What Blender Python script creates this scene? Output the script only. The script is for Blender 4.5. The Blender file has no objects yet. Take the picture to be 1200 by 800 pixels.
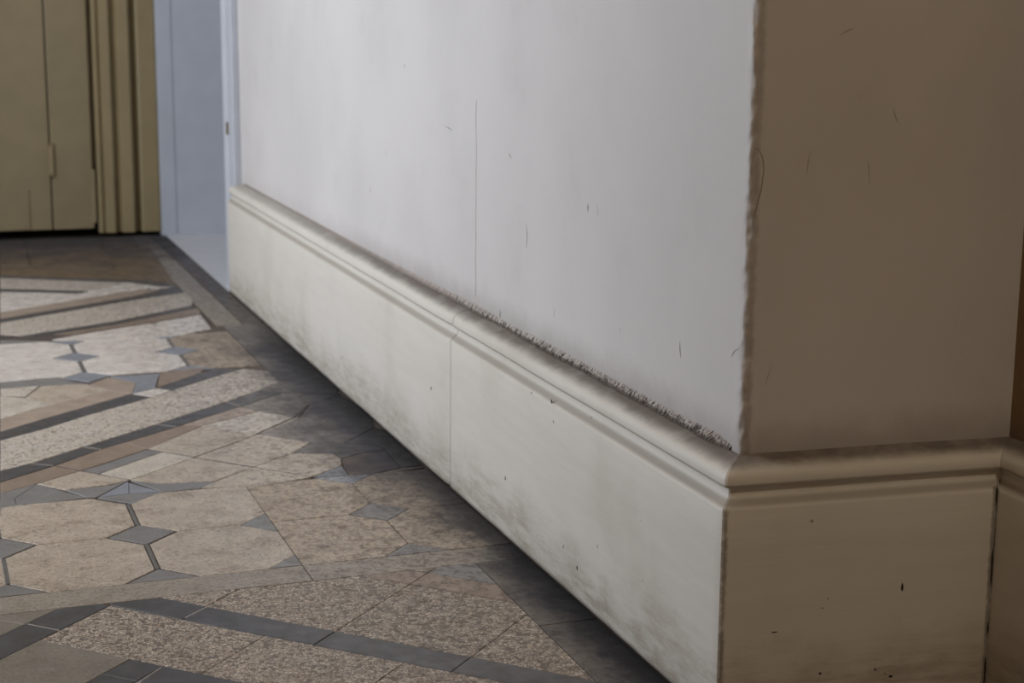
import bpy, bmesh, math, random
from mathutils import Vector, Matrix, noise
random.seed(7)
SC = bpy.context.scene
COL = SC.collection
# ------------------------------------------------------------------ camera, world, lights, exposure
cam = bpy.data.cameras.new('camera'); cam.sensor_width = 36.0; cam.lens = 59.035
cam.clip_start = 0.02
cam.dof.use_dof = True; cam.dof.focus_distance = 2.05; cam.dof.aperture_fstop = 7.5
CAM = bpy.data.objects.new('camera', cam); COL.objects.link(CAM)
_r = Vector((0.94127741, -0.33754023, 0.00796406)); _u = Vector((0.05966036, 0.18949525, 0.98006744)); _w = Vector((0.33232134, 0.92204021, -0.19850537))
CAM.matrix_world = Matrix(((_r.x, _u.x, -_w.x, -0.77037841), (_r.y, _u.y, -_w.y, -1.49170644), (_r.z, _u.z, -_w.z, 0.75), (0, 0, 0, 1)))
SC.camera = CAM
W = bpy.data.worlds.new('world'); SC.world = W; W.use_nodes = True
W.node_tree.nodes['Background'].inputs[0].default_value = (0.80, 0.88, 1.0, 1); W.node_tree.nodes['Background'].inputs[1].default_value = 1.0
def area_light(name, loc, direction, sx, sy, power, color):
    l = bpy.data.lights.new(name, 'AREA'); l.shape = 'RECTANGLE'; l.size = sx; l.size_y = sy; l.energy = power; l.color = color
    o = bpy.data.objects.new(name, l); COL.objects.link(o); o.location = loc
    o.rotation_euler = Vector(direction).to_track_quat('-Z', 'Y').to_euler()
    return o
# daylight at the corridor's window (left wall, out of view), and at the window of the side room behind the doorway
area_light('window_daylight', (-1.98, 1.78, 1.30), (1, 0, 0), 2.1, 2.3, 52, (0.86, 0.925, 1.0))
area_light('side_room_daylight', (2.25, 3.40, 1.5), (-1, 0, 0), 0.8, 1.3, 8, (0.80, 0.87, 1.0))
# added warm fill near the ceiling behind the viewer, lifts the return face
area_light('warm_fill_light', (0.10, -2.4, 2.9), (0, 0, -1), 0.35, 0.35, 22, (1.0, 0.85, 0.66))
SC.view_settings.view_transform = 'Standard'; SC.view_settings.look = 'None'; SC.view_settings.gamma = 1; SC.view_settings.use_curve_mapping = False
SC.view_settings.exposure = -0.12
# ------------------------------------------------------------------ helpers
def lin(r, g, b):
    f = lambda c: (c / 255 / 12.92) if c / 255 <= 0.04045 else ((c / 255 + 0.055) / 1.055) ** 2.4
    return (f(r), f(g), f(b), 1.0)
def tag(o, label=None, cat=None, kind=None, group=None):
    if label: o['label'] = label
    if cat: o['category'] = cat
    if kind: o['kind'] = kind
    if group: o['group'] = group
    return o
def obj(name, bm, mat, parent=None, smooth=False):
    me = bpy.data.meshes.new(name); bm.to_mesh(me); bm.free()
    if smooth:
        for p in me.polygons: p.use_smooth = True
    o = bpy.data.objects.new(name, me); COL.objects.link(o)
    if mat: me.materials.append(mat)
    if parent: o.parent = parent
    return o
def pymesh(name, vs, fs, mat, parent=None, smooth=False):
    me = bpy.data.meshes.new(name); me.from_pydata(vs, [], fs); me.update()
    if smooth:
        for p in me.polygons: p.use_smooth = True
    o = bpy.data.objects.new(name, me); COL.objects.link(o)
    if mat: me.materials.append(mat)
    if parent: o.parent = parent
    return o
def empty(name, loc=(0, 0, 0)):
    o = bpy.data.objects.new(name, None); COL.objects.link(o); o.location = loc; o.empty_display_size = 0.05
    return o
def boxbm(x0, x1, y0, y1, z0, z1, bevel=0.0, seg=2, bm=None):
    b = bm or bmesh.new()
    r = bmesh.ops.create_cube(b, size=1.0)
    for v in r['verts']:
        v.co = Vector((x0 + (v.co.x + .5) * (x1 - x0), y0 + (v.co.y + .5) * (y1 - y0), z0 + (v.co.z + .5) * (z1 - z0)))
    if bevel:
        es = [e for e in b.edges if all(v in r['verts'] for v in e.verts)]
        bmesh.ops.bevel(b, geom=es, offset=bevel, segments=seg, affect='EDGES', profile=0.5)
    return b
def tube(name, pts, rad, mat, parent=None, n=5):
    vs, fs = [], []
    for i, p in enumerate(pts):
        p = Vector(p); a = Vector(pts[max(i - 1, 0)]); c = Vector(pts[min(i + 1, len(pts) - 1)])
        t = (c - a).normalized(); s = t.cross(Vector((0.3, 0.2, 0.9))).normalized(); q = t.cross(s)
        rr = rad * (0.35 if i in (0, len(pts) - 1) else 0.8 + 0.4 * random.random())
        for k in range(n):
            an = 2 * math.pi * k / n; vs.append(p + rr * (math.cos(an) * s + math.sin(an) * q))
    for i in range(len(pts) - 1):
        for k in range(n):
            fs.append((i * n + k, i * n + (k + 1) % n, (i + 1) * n + (k + 1) % n, (i + 1) * n + k))
    return pymesh(name, vs, fs, mat, parent, True)
# ------------------------------------------------------------------ materials
class NT:
    def __init__(s, name, rough=0.5, spec=0.4):
        s.m = bpy.data.materials.new(name); s.m.use_nodes = True; s.t = s.m.node_tree; s.n = s.t.nodes; s.l = s.t.links
        s.b = s.n['Principled BSDF']; s.b.inputs['Roughness'].default_value = rough; s.b.inputs['Specular IOR Level'].default_value = spec
        g = s.n.new('ShaderNodeNewGeometry'); s.pos = g.outputs['Position']
    def put(s, sock, v):
        if isinstance(v, (int, float)): sock.default_value = v
        elif isinstance(v, tuple): sock.default_value = v
        else: s.l.new(v, sock)
    def math(s, op, a, b=0.0, c=None, clamp=False):
        n = s.n.new('ShaderNodeMath'); n.operation = op; n.use_clamp = clamp
        s.put(n.inputs[0], a); s.put(n.inputs[1], b)
        if c is not None: s.put(n.inputs[2], c)
        return n.outputs[0]
    def scale(s, v, k):
        n = s.n.new('ShaderNodeVectorMath'); n.operation = 'MULTIPLY'; s.put(n.inputs[0], v); n.inputs[1].default_value = k
        return n.outputs[0]
    def sep(s):
        if not hasattr(s, '_sep'):
            n = s.n.new('ShaderNodeSeparateXYZ'); s.l.new(s.pos, n.inputs[0]); s._sep = n.outputs
        return s._sep
    def noise(s, scale, detail=3, rough=0.55, vec=None, dist=0.0):
        n = s.n.new('ShaderNodeTexNoise'); s.l.new(vec or s.pos, n.inputs['Vector'])
        n.inputs['Scale'].default_value = scale; n.inputs['Detail'].default_value = detail; n.inputs['Roughness'].default_value = rough; n.inputs['Distortion'].default_value = dist
        return n.outputs['Fac']
    def voro(s, scale, feature='F1', vec=None, rnd=1.0):
        n = s.n.new('ShaderNodeTexVoronoi'); n.feature = feature; s.l.new(vec or s.pos, n.inputs['Vector']); n.inputs['Scale'].default_value = scale
        n.inputs['Randomness'].default_value = rnd
        return n
    def ramp(s, v, a, b, lo=0.0, hi=1.0, smooth=True):
        n = s.n.new('ShaderNodeMapRange'); n.interpolation_type = 'SMOOTHSTEP' if smooth else 'LINEAR'; n.clamp = True
        s.put(n.inputs[0], v); n.inputs[1].default_value = a; n.inputs[2].default_value = b; n.inputs[3].default_value = lo; n.inputs[4].default_value = hi
        return n.outputs[0]
    def mix(s, f, a, b, mode='MIX'):
        n = s.n.new('ShaderNodeMix'); n.data_type = 'RGBA'; n.blend_type = mode
        s.put(n.inputs[0], f); s.put(n.inputs[6], a); s.put(n.inputs[7], b)
        return n.outputs[2]
    def bump(s, h, strength=0.3, dist=0.001, prev=None):
        n = s.n.new('ShaderNodeBump'); n.inputs['Strength'].default_value = strength; n.inputs['Distance'].default_value = dist
        s.l.new(h, n.inputs['Height'])
        if prev is not None: s.l.new(prev, n.inputs['Normal'])
        return n.outputs[0]
    def done(s, col, normal=None, rough=None):
        s.put(s.b.inputs['Base Color'], col)
        if normal is not None: s.l.new(normal, s.b.inputs['Normal'])
        if rough is not None: s.put(s.b.inputs['Roughness'], rough)
        return s.m
def flat(name, c, rough=0.6, spec=0.3, var=0.12):
    t = NT(name, rough, spec); f = t.noise(14, 4)
    col = t.mix(t.ramp(f, .3, .7), tuple(x * (1 - var) for x in c[:3]) + (1,), tuple(min(1, x * (1 + var)) for x in c[:3]) + (1,))
    return t.done(col)
TILES = """
slate -563,577 -563,568 -486,490 -450,526 -501,577
pebble -501,577 -450,526 -399,577
slate -352,356 -316,392 -450,526 -486,490
pebble -316,392 -184,524 -237,577 -399,577 -450,526
brown -237,577 -184,524 -148,560 -166,577
pebble -166,577 -148,560 -131,577
slate -222,226 -186,262 -316,392 -352,356
pebble -186,262 -75,373 -75,415 -184,524 -316,392
brown -75,415 -75,486 -148,560 -184,524
grey -75,486 -75,555 -97,577 -131,577 -148,560
grey -75,577 -97,577 -75,555
slate -90,94 -75,109 -75,151 -186,262 -222,226
pebble -75,151 -75,373 -186,262
slate -75,80 -75,109 -90,94
pebble -492,312 -400,404 -564,568 -656,476
pebble -358,178 -265,270 -400,404 -492,312
pebble -225,45 -132,138 -265,270 -358,178
pebble -93,-87 -75,-69 -75,80 -132,138 -225,45
pebble -75,-105 -75,-69 -93,-87
slate -564,314 -529,349 -562,382 -598,347
slate -432,182 -397,217 -529,349 -564,314
slate -300,50 -265,85 -397,217 -432,182
slate -168,-82 -133,-47 -265,85 -300,50
slate -75,-176 -75,-105 -133,-47 -168,-82
slate -632,500 -564,568 -572,577 -626,577 -668,535
slate -764,368 -632,500 -668,535 -800,403
slate -896,236 -764,368 -800,403 -932,271
slate -1051,126 -1028,104 -896,236 -932,271 -1051,152
slate -1051,81 -1028,104 -1051,126
slate -632,500 -564,568 -572,577 -626,577 -668,535
speck -694,250 -562,382 -656,476 -788,344
speck -826,118 -694,250 -788,344 -920,212
speck -1051,79 -958,-14 -826,118 -920,212 -1051,81
slate -696,182 -564,314 -598,347 -730,215
slate -828,50 -696,182 -730,215 -862,83
slate -960,-82 -828,50 -862,83 -994,-49
pebble -565,125 -470,220 -564,314 -659,219
pebble -471,31 -376,126 -470,220 -565,125
pebble -377,-63 -282,32 -376,126 -471,31
pebble -283,-157 -188,-62 -282,32 -377,-63
pebble -660,30 -565,125 -659,219 -754,124
pebble -566,-64 -471,31 -565,125 -660,30
pebble -472,-158 -377,-63 -471,31 -566,-64
pebble -378,-252 -283,-157 -377,-63 -472,-158
pebble -754,-64 -660,30 -754,124 -848,30
pebble -660,-158 -566,-64 -660,30 -754,-64
pebble -566,-252 -472,-158 -566,-64 -660,-158
pebble -472,-346 -378,-252 -472,-158 -566,-252
speck -714,577 -670,533 -626,577
speck -802,401 -670,533 -714,577 -890,577 -934,533
brown -934,533 -890,577 -961,577 -970,568
speck -1051,386 -934,269 -802,401 -934,533 -1051,416
brown -1051,416 -934,533 -970,568 -1051,487
speck -1051,152 -934,269 -1051,386
border -75,-700 1,-700 1,-300 -75,-300
border -75,-300 1,-300 1,40 -75,40
border -75,40 1,40 1,330 -75,330
border -75,330 1,330 1,577 -75,577
strip -1500,577 -1126,577 -1126,642 -1500,642
strip -1126,577 -700,577 -700,642 -1126,642
strip -700,577 -300,577 -300,642 -700,642
strip -300,577 1,577 1,642 -300,642
cream -1267,689 -1220,642 -1119,642 -1072,689 -1072,798 -1119,845 -1220,845 -1267,798
cream -1072,689 -1025,642 -924,642 -877,689 -877,798 -924,845 -1025,845 -1072,798
cream -877,689 -830,642 -729,642 -682,689 -682,798 -729,845 -830,845 -877,798
cream -678,689 -631,642 -538,642 -491,689 -491,798 -538,845 -631,845 -678,798
cream -483,689 -436,642 -347,642 -300,689 -300,798 -347,845 -436,845 -483,798
creamdirt -300,642 -185,642 -138,689 -138,798 -185,845 -300,845
creamdirt -138,689 -91,642 1,642 1,845 -91,845 -138,798
cream -1267,892 -1220,845 -1119,845 -1072,892 -1072,1000 -1119,1047 -1220,1047 -1267,1000
cream -1072,892 -1025,845 -924,845 -877,892 -877,1000 -924,1047 -1025,1047 -1072,1000
cream -877,892 -830,845 -729,845 -682,892 -682,1000 -729,1047 -830,1047 -877,1000
cream -678,892 -631,845 -538,845 -491,892 -491,1000 -538,1047 -631,1047 -678,1000
cream -483,892 -436,845 -347,845 -300,892 -300,1047 -436,1047 -483,1000
creamdirt -300,845 -185,845 -138,892 -138,1000 -185,1047 -300,1047
creamdirt -138,892 -91,845 1,845 1,1047 -91,1047 -138,1000
grey -1119,642 -1025,642 -1072,689
grey -1119,845 -1072,798 -1025,845 -1072,892
grey -924,642 -830,642 -877,689
grey -924,845 -877,798 -830,845 -877,892
grey -729,642 -635,642 -682,689
grey -729,845 -682,798 -635,845 -682,892
grey -534,642 -440,642 -487,689
grey -534,845 -487,798 -440,845 -487,892
grey -185,642 -91,642 -138,689
grey -185,845 -138,798 -91,845 -138,892
grey -347,845 -300,798 -300,892
grey -347,642 -300,642 -300,689
greyblue -479,1057 -471,1128 -530,1050
greyblue -479,1057 -429,1048 -472,1116
grey -479,1000 -429,1047 -479,1056 -530,1050
grey -729,1047 -682,1000 -635,1047 -682,1094
grey -924,1047 -877,1000 -830,1047 -877,1094
grey -1119,1047 -1072,1000 -1025,1047 -1072,1094
greyblue -185,1047 -138,1000 -91,1047
greydark -490,689 -484,689 -484,798 -490,798
greydark -490,892 -484,892 -484,1000 -490,1000
greydark -684,689 -676,689 -676,798 -684,798
greydark -684,892 -676,892 -676,1000 -684,1000
grout -669.3,532.6 -633.8,498.2 -630.5,501.6 -665.9,536
grout -442,533.1 -482.2,495.9 -480,493.5 -439.8,530.7
grout -315.3,395.6 -348.9,360.3 -347.2,358.6 -313.5,394
grout -531.8,347.5 -565.9,307.3 -563.5,305.2 -529.4,345.5
grout -602.1,340.3 -572.7,310 -570.4,312.2 -599.8,342.5
grout -611.2,1277.6 -577.9,1253.7 -575.3,1257.2 -608.6,1281.2
grout -518.7,1358.1 -493,1333.3 -490,1336.5 -515.7,1361.3
grout -377.9,1477.1 -348.7,1449.5 -346.5,1451.8 -375.7,1479.5
grout -230.4,1608.8 -210.7,1566.4 -207.1,1568.1 -226.8,1610.5
joint -347.5,1234.2 -220.5,1353.1 -223.5,1356.3 -350.5,1237.4
joint -219.8,1352.6 -129.6,1450.1 -134,1454.2 -224.2,1356.7
joint -129.6,1451 -81.9,1540.3 -86.3,1542.6 -134,1453.4
joint -574.2,1249.8 -469.8,1131.5 -467.1,1133.9 -571.5,1252.2
joint -419,1309.6 -350.4,1234.6 -347.7,1237 -416.3,1312.1
joint -376.5,575.4 -227.2,576.8 -227.2,579.2 -376.5,577.8
joint -154.6,578 -74.8,577.3 -74.8,579.7 -154.6,580.4
joint -527.6,1048.1 -467.3,1129.2 -470.2,1131.3 -530.5,1050.2
joint -350.3,1233.8 -190.7,1057.9 -188.7,1059.8 -348.2,1235.7
slate -664,1181 -577,1255 -610,1279 -660,1247
slate -577,1255 -491,1335 -517,1360 -610,1279
slate -491,1335 -348,1451 -377,1478 -517,1360
slate -348,1451 -209,1567 -229,1610 -377,1478
slate -209,1567 -110,1657 -149,1689 -229,1610
brown -667,1118 -610,1156 -537,1213 -574,1254 -664,1181
brown -537,1213 -493,1247 -417,1313 -447,1370 -492,1334 -574,1254
brown -417,1313 -303,1442 -334,1461 -348,1449 -447,1370
brownpale -303,1442 -184,1524 -213,1564 -334,1461
cream -570,1106 -503,1114 -468,1133 -538,1210 -610,1154
grey -543,1054 -529,1051 -470,1131 -502,1111 -570,1106
grey -647,1048 -596,1045 -543,1054 -610,1154 -647,1086
grey -671,1040 -647,1048 -647,1086 -610,1154 -667,1118
cream -673,1005 -655,1017 -635,1024 -550,1046 -597,1043 -647,1046 -671,1040
grey -509,1187 -395,1288 -419,1309 -493,1244 -538,1210
creamlight -468,1133 -349,1236 -395,1286 -509,1185
cream -395,1288 -349,1236 -218,1353 -304,1438 -417,1313
creamlight -216,1353 -125,1447 -184,1521 -304,1440
dirty -184,1523 -124,1450 -86,1535 -5,1605 -111,1654 -210,1564
cream -423,1096 -344,1083 -269,1145 -349,1234 -469,1131
grey -449,1091 -428,1048 -374,1050 -340,1070 -345,1081 -423,1095 -469,1130
cream -371,1050 -327,1045 -286,1035 -211,1051 -190,1059 -269,1145 -343,1079
cream -269,1146 -186,1213 -144,1270 -218,1352 -349,1235
cream -190,1059 -128,1111 -119,1152 -124,1185 -187,1211 -269,1145
greydark -123,1186 -119,1152 -75,1178 -34,1182 -41,1220 -89,1247 -144,1269 -186,1213
dirty -144,1269 -89,1247 -9,1340 13,1482 -85,1538 -125,1446 -218,1353
greyblue -131,1053 -129,1111 -189,1058
grey -133,1002 -98,1041 -131,1052 -189,1056
browndark -126,1110 -131,1053 -98,1042 -72,1055 -40,1066 -34,1181 -75,1177 -119,1151
dirty -41,1221 -34,1181 -40,1066 -2,1070 0,1153 2,1317 -9,1338 -89,1248
creamdirt -67,1045 -1,1056 -3,1067 -40,1065 -99,1040
slate -649,1447 -564,1513 -487,1587 -507,1632 -568,1580 -646,1508
slate -487,1587 -406,1652 -356,1695 -394,1737 -440,1692 -507,1632
slate -312,1741 -185,1862 -143,1897 -201,1907 -234,1878 -335,1772
pale -356,1696 -333,1718 -312,1740 -338,1769 -388,1734
pebblefine -660,1249 -610,1280 -517,1361 -377,1480 -230,1611 -303,1698 -324,1722 -356,1693 -407,1651 -487,1586 -564,1512 -649,1446
pebblefine -323,1722 -302,1698 -230,1613 -149,1690 -44,1809 -131,1883 -142,1894 -185,1860 -312,1739
dirty -110,1659 -5,1607 -6,1659 -8,1764 -44,1808 -149,1690
dirty 13,1482 2,1514 -5,1605 -86,1535
brownpale -646,1508 -568,1580 -440,1692 -388,1735 -429,1776 -568,1672 -641,1597
creamlight -641,1599 -568,1672 -543,1682 -585,1761 -631,1790
creamlight -630,1794 -584,1775 -553,1857 -627,1854
cream -541,1685 -428,1779 -461,1845 -506,1854 -551,1855 -585,1766
grey -627,1858 -551,1857 -460,1848 -483,1867 -506,1927 -624,1916
brownpale -428,1779 -388,1735 -368,1830 -415,1898 -456,1844
greyblue -368,1830 -388,1735 -339,1769 -327,1833 -312,1898 -411,1901
brown -335,1772 -234,1878 -217,1919 -247,1929 -313,1897
pale -663,1962 -616,1915 -506,1915 -459,1962 -459,2068 -506,2115 -616,2115 -663,2068
pale -451,1962 -404,1915 -294,1915 -247,1962 -247,2068 -294,2115 -404,2115 -451,2068
creamdirt -241,1962 -194,1915 -100,1915 -100,2115 -194,2115 -241,2068
pale -663,2162 -616,2115 -506,2115 -459,2162 -459,2253 -506,2300 -616,2300 -663,2253
pale -451,2162 -404,2115 -294,2115 -247,2162 -247,2253 -294,2300 -404,2300 -451,2253
creamdirt -241,2162 -194,2115 -100,2115 -100,2300 -194,2300 -241,2253
greyblue -502,2115 -455,2068 -408,2115 -455,2162
greyblue -502,2300 -455,2253 -408,2300
greyblue -290,2115 -243,2068 -196,2115 -243,2162
greyblue -290,2300 -243,2253 -196,2300
greydark -459,1962 -451,1962 -451,2070 -459,2070
greydark -459,2162 -451,2162 -451,2256 -459,2256
greydark -247,1962 -239,1962 -239,2070 -247,2070
greydark -247,2162 -239,2162 -239,2256 -247,2256
greyblue -502,1912 -455,1865 -408,1912 -455,1959
greyblue -290,1915 -196,1915 -243,1962
grey -604,2285 -498,2252 -444,2275 -529,2321 -600,2354
brown -431,2373 -390,2402 -245,2467 -121,2538 -115,2622 -336,2454 -481,2383
pale -492,2320 -404,2272 -309,2283 -224,2277 -130,2342 -123,2527 -247,2456 -392,2382
slate -525,2375 -481,2385 -336,2457 -115,2625 -124,2662 -330,2505 -548,2389
slate -599,2374 -565,2384 -597,2414
pebblefine -597,2417 -548,2391 -330,2507 -123,2664 -107,2753 -112,2857 -251,2780 -589,2560
slate -589,2563 -251,2784 -109,2861 -112,2917 -139,2942 -244,2835 -586,2613
brownpale -586,2615 -244,2838 -161,2918 -249,2917 -581,2699
pale -581,2702 -249,2920 -139,2945 -117,2957 -157,2955 -232,3057 -450,2833 -576,2808
pale -576,2808 -450,2835 -336,2917 -361,2908 -461,2958 -565,3001
slate -565,3007 -461,2962 -360,2911 -333,2921 -356,2957 -457,3009 -562,3055
pebblefine -562,3059 -457,3013 -355,2961 -331,2925 -234,3059 -359,3122 -553,3233
slate -552,3238 -359,3127 -231,3062 -157,2956 -110,2928 -116,2964 -177,3092 -226,3104 -355,3166 -550,3278
browngrey -550,3283 -355,3170 -225,3108 -176,3096 -114,2974 -110,3106 -241,3286 -459,3417 -540,3458
browngrey -540,3466 -458,3425 -448,3782 -521,3822
browngrey -456,3424 -240,3294 -223,3498 -225,3678 -446,3781
browngrey -268,3564 -88,3546 -83,3750 -223,3677
browngrey -238,3293 -109,3113 -90,3528 -223,3498
browngrey -520,3832 -447,3791 -440,4015 -509,4035
browngrey -445,3790 -224,3687 -204,3966 -438,4014
browngrey -222,3687 -81,3759 -79,3960 -202,3965
strip -113,2370 -50,2370 -50,2600 -113,2600
strip -113,2600 -50,2600 -50,2830 -113,2830
strip -113,2830 -50,2830 -50,3120 -113,3120
strip -113,3120 -50,3120 -50,3430 -113,3430
strip -113,3430 -50,3430 -50,3720 -113,3720
strip -113,3720 -50,3720 -50,3975 -113,3975
slatebrown -49,2370 1,2370 1,2830 -49,2830
slatebrown -49,2830 1,2830 1,3300 -49,3300
slatebrown -49,3300 1,3300 1,3700 -49,3700
slatebrown -49,3700 1,3700 1,3975 -49,3975
dirty -98,1640 1,1640 1,1880 -98,1880
dirty -98,1880 1,1880 1,2120 -98,2120
dirty -98,2120 1,2120 1,2370 -98,2370
slate -656,1400 -749,1478 -778,1451 -658,1354
slate -749,1478 -897,1610 -917,1567 -778,1451
slate -897,1610 -977,1689 -1016,1657 -917,1567
brown -658,1353 -679,1370 -709,1313 -663,1273
brown -679,1370 -778,1449 -792,1461 -823,1442 -709,1313
brownpale -792,1461 -913,1564 -942,1524 -823,1442
grey -663,1270 -707,1309 -731,1288 -665,1229
creamlight -665,1228 -731,1286 -777,1236 -669,1143
cream -709,1313 -822,1438 -908,1353 -777,1236 -731,1288
creamlight -822,1440 -942,1521 -1001,1447 -910,1353
dirty -916,1564 -1015,1654 -1121,1605 -1040,1535 -1002,1450 -942,1523
cream -671,1121 -670,1142 -777,1234 -857,1145 -782,1083 -703,1096
grey -672,1101 -671,1120 -703,1095 -781,1081 -786,1070 -752,1050 -698,1048 -677,1091
cream -783,1079 -857,1145 -936,1059 -915,1051 -840,1035 -799,1045 -755,1050
cream -777,1235 -908,1352 -982,1270 -940,1213 -857,1146
cream -857,1145 -939,1211 -1002,1185 -1007,1152 -998,1111 -936,1059
greydark -940,1213 -982,1269 -1037,1247 -1085,1220 -1092,1182 -1051,1178 -1007,1152 -1003,1186
dirty -908,1353 -1001,1446 -1041,1538 -1139,1482 -1117,1340 -1037,1247 -982,1269
greyblue -937,1058 -997,1111 -995,1053
grey -937,1056 -995,1052 -1028,1041 -993,1002
browndark -1007,1151 -1051,1177 -1092,1181 -1086,1066 -1054,1055 -1028,1042 -995,1053 -1000,1110
dirty -1037,1248 -1117,1338 -1128,1317 -1126,1153 -1124,1070 -1086,1066 -1092,1181 -1085,1221
creamdirt -1027,1040 -1086,1065 -1123,1067 -1125,1056 -1059,1045
slate -643,1653 -686,1692 -732,1737 -770,1695 -720,1652 -646,1592
slate -791,1772 -892,1878 -925,1907 -983,1897 -941,1862 -814,1741
pale -738,1734 -788,1769 -814,1740 -793,1718 -770,1696
pebblefine -646,1592 -719,1651 -770,1693 -802,1722 -823,1698 -896,1611 -749,1480 -656,1401
pebblefine -814,1739 -941,1860 -984,1894 -995,1883 -1082,1809 -977,1690 -896,1613 -824,1698 -803,1722
dirty -977,1690 -1082,1808 -1118,1764 -1120,1659 -1121,1607 -1016,1659
dirty -1040,1535 -1121,1605 -1128,1514 -1139,1482
brownpale -638,1732 -697,1776 -738,1735 -686,1692 -643,1654
cream -632,1852 -665,1845 -698,1779 -639,1730
grey -629,1902 -643,1867 -666,1848 -632,1851
brownpale -670,1844 -711,1898 -758,1830 -738,1735 -698,1779
greyblue -715,1901 -814,1898 -799,1833 -787,1769 -738,1735 -758,1830
brown -813,1897 -879,1929 -909,1919 -892,1878 -791,1772
pale -618,2115 -620,2115 -667,2068 -667,1962 -628,1923
pale -675,2068 -722,2115 -832,2115 -879,2068 -879,1962 -832,1915 -722,1915 -675,1962
creamdirt -885,2068 -932,2115 -1026,2115 -1026,1915 -932,1915 -885,1962
pale -608,2300 -620,2300 -667,2253 -667,2162 -620,2115 -618,2115
pale -675,2253 -722,2300 -832,2300 -879,2253 -879,2162 -832,2115 -722,2115 -675,2162
creamdirt -885,2253 -932,2300 -1026,2300 -1026,2115 -932,2115 -885,2162
greyblue -671,2162 -718,2115 -671,2068 -624,2115
greyblue -718,2300 -671,2253 -624,2300
greyblue -883,2162 -930,2115 -883,2068 -836,2115
greyblue -930,2300 -883,2253 -836,2300
greydark -667,2070 -675,2070 -675,1962 -667,1962
greydark -667,2256 -675,2256 -675,2162 -667,2162
greydark -879,2070 -887,2070 -887,1962 -879,1962
greydark -879,2256 -887,2256 -887,2162 -879,2162
greyblue -629,1917 -671,1959 -718,1912 -671,1865 -629,1907
greyblue -883,1962 -930,1915 -836,1915
grey -608,2315 -682,2275 -628,2252 -611,2257
brown -645,2383 -790,2454 -1011,2622 -1005,2538 -881,2467 -736,2402 -695,2373
pale -734,2382 -879,2456 -1003,2527 -996,2342 -902,2277 -817,2283 -722,2272 -634,2320
slate -603,2402 -796,2505 -1002,2662 -1011,2625 -790,2457 -645,2385 -604,2376
pebblefine -593,2596 -875,2780 -1014,2857 -1019,2753 -1003,2664 -796,2507 -603,2404
slate -590,2646 -882,2835 -987,2942 -1014,2917 -1017,2861 -875,2784 -593,2599
brownpale -586,2726 -877,2917 -965,2918 -882,2838 -590,2648
pale -581,2814 -676,2833 -894,3057 -969,2955 -1009,2957 -987,2945 -877,2920 -586,2729
pale -572,2997 -665,2958 -765,2908 -790,2917 -676,2835 -581,2815
slate -569,3053 -669,3009 -770,2957 -793,2921 -766,2911 -665,2962 -571,3002
pebblefine -566,3102 -573,3233 -767,3122 -892,3059 -795,2925 -771,2961 -669,3013 -569,3057
slate -576,3278 -771,3166 -900,3104 -949,3092 -1010,2964 -1016,2928 -969,2956 -895,3062 -767,3127 -574,3238
browngrey -586,3458 -667,3417 -885,3286 -1016,3106 -1012,2974 -950,3096 -901,3108 -771,3170 -576,3283
browngrey -605,3822 -678,3782 -668,3425 -586,3466
browngrey -680,3781 -901,3678 -903,3498 -886,3294 -670,3424
browngrey -903,3677 -1043,3750 -1038,3546 -858,3564
browngrey -903,3498 -1036,3528 -1017,3113 -888,3293
browngrey -617,4035 -686,4015 -679,3791 -606,3832
browngrey -688,4014 -922,3966 -902,3687 -681,3790
browngrey -924,3965 -1047,3960 -1045,3759 -904,3687
strip -1013,2600 -1076,2600 -1076,2370 -1013,2370
strip -1013,2830 -1076,2830 -1076,2600 -1013,2600
strip -1013,3120 -1076,3120 -1076,2830 -1013,2830
strip -1013,3430 -1076,3430 -1076,3120 -1013,3120
strip -1013,3720 -1076,3720 -1076,3430 -1013,3430
strip -1013,3975 -1076,3975 -1076,3720 -1013,3720
slatebrown -1077,2830 -1127,2830 -1127,2370 -1077,2370
slatebrown -1077,3300 -1127,3300 -1127,2830 -1077,2830
slatebrown -1077,3700 -1127,3700 -1127,3300 -1077,3300
slatebrown -1077,3975 -1127,3975 -1127,3700 -1077,3700
dirty -1028,1880 -1127,1880 -1127,1640 -1028,1640
dirty -1028,2120 -1127,2120 -1127,1880 -1028,1880
dirty -1028,2370 -1127,2370 -1127,2120 -1028,2120
"""
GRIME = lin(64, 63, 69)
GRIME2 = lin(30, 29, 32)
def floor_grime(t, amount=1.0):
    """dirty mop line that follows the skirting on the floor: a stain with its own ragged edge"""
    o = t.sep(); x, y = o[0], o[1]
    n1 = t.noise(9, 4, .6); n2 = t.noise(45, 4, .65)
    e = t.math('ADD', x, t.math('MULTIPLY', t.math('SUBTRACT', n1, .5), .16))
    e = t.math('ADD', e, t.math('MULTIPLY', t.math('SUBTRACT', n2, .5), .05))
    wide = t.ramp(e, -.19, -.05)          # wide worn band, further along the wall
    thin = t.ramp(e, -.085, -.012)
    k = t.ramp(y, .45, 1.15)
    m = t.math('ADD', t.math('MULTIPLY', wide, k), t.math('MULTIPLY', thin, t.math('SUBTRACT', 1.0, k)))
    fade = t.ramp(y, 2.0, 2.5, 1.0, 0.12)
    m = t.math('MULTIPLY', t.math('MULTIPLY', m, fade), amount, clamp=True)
    # old dirt trodden into the tiles in front of the far door
    yy = t.math('ADD', y, t.math('MULTIPLY', t.math('SUBTRACT', n1, .5), .9))
    return t.math('MAXIMUM', m, t.math('MULTIPLY', t.ramp(yy, 3.2, 3.9), .85))
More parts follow.
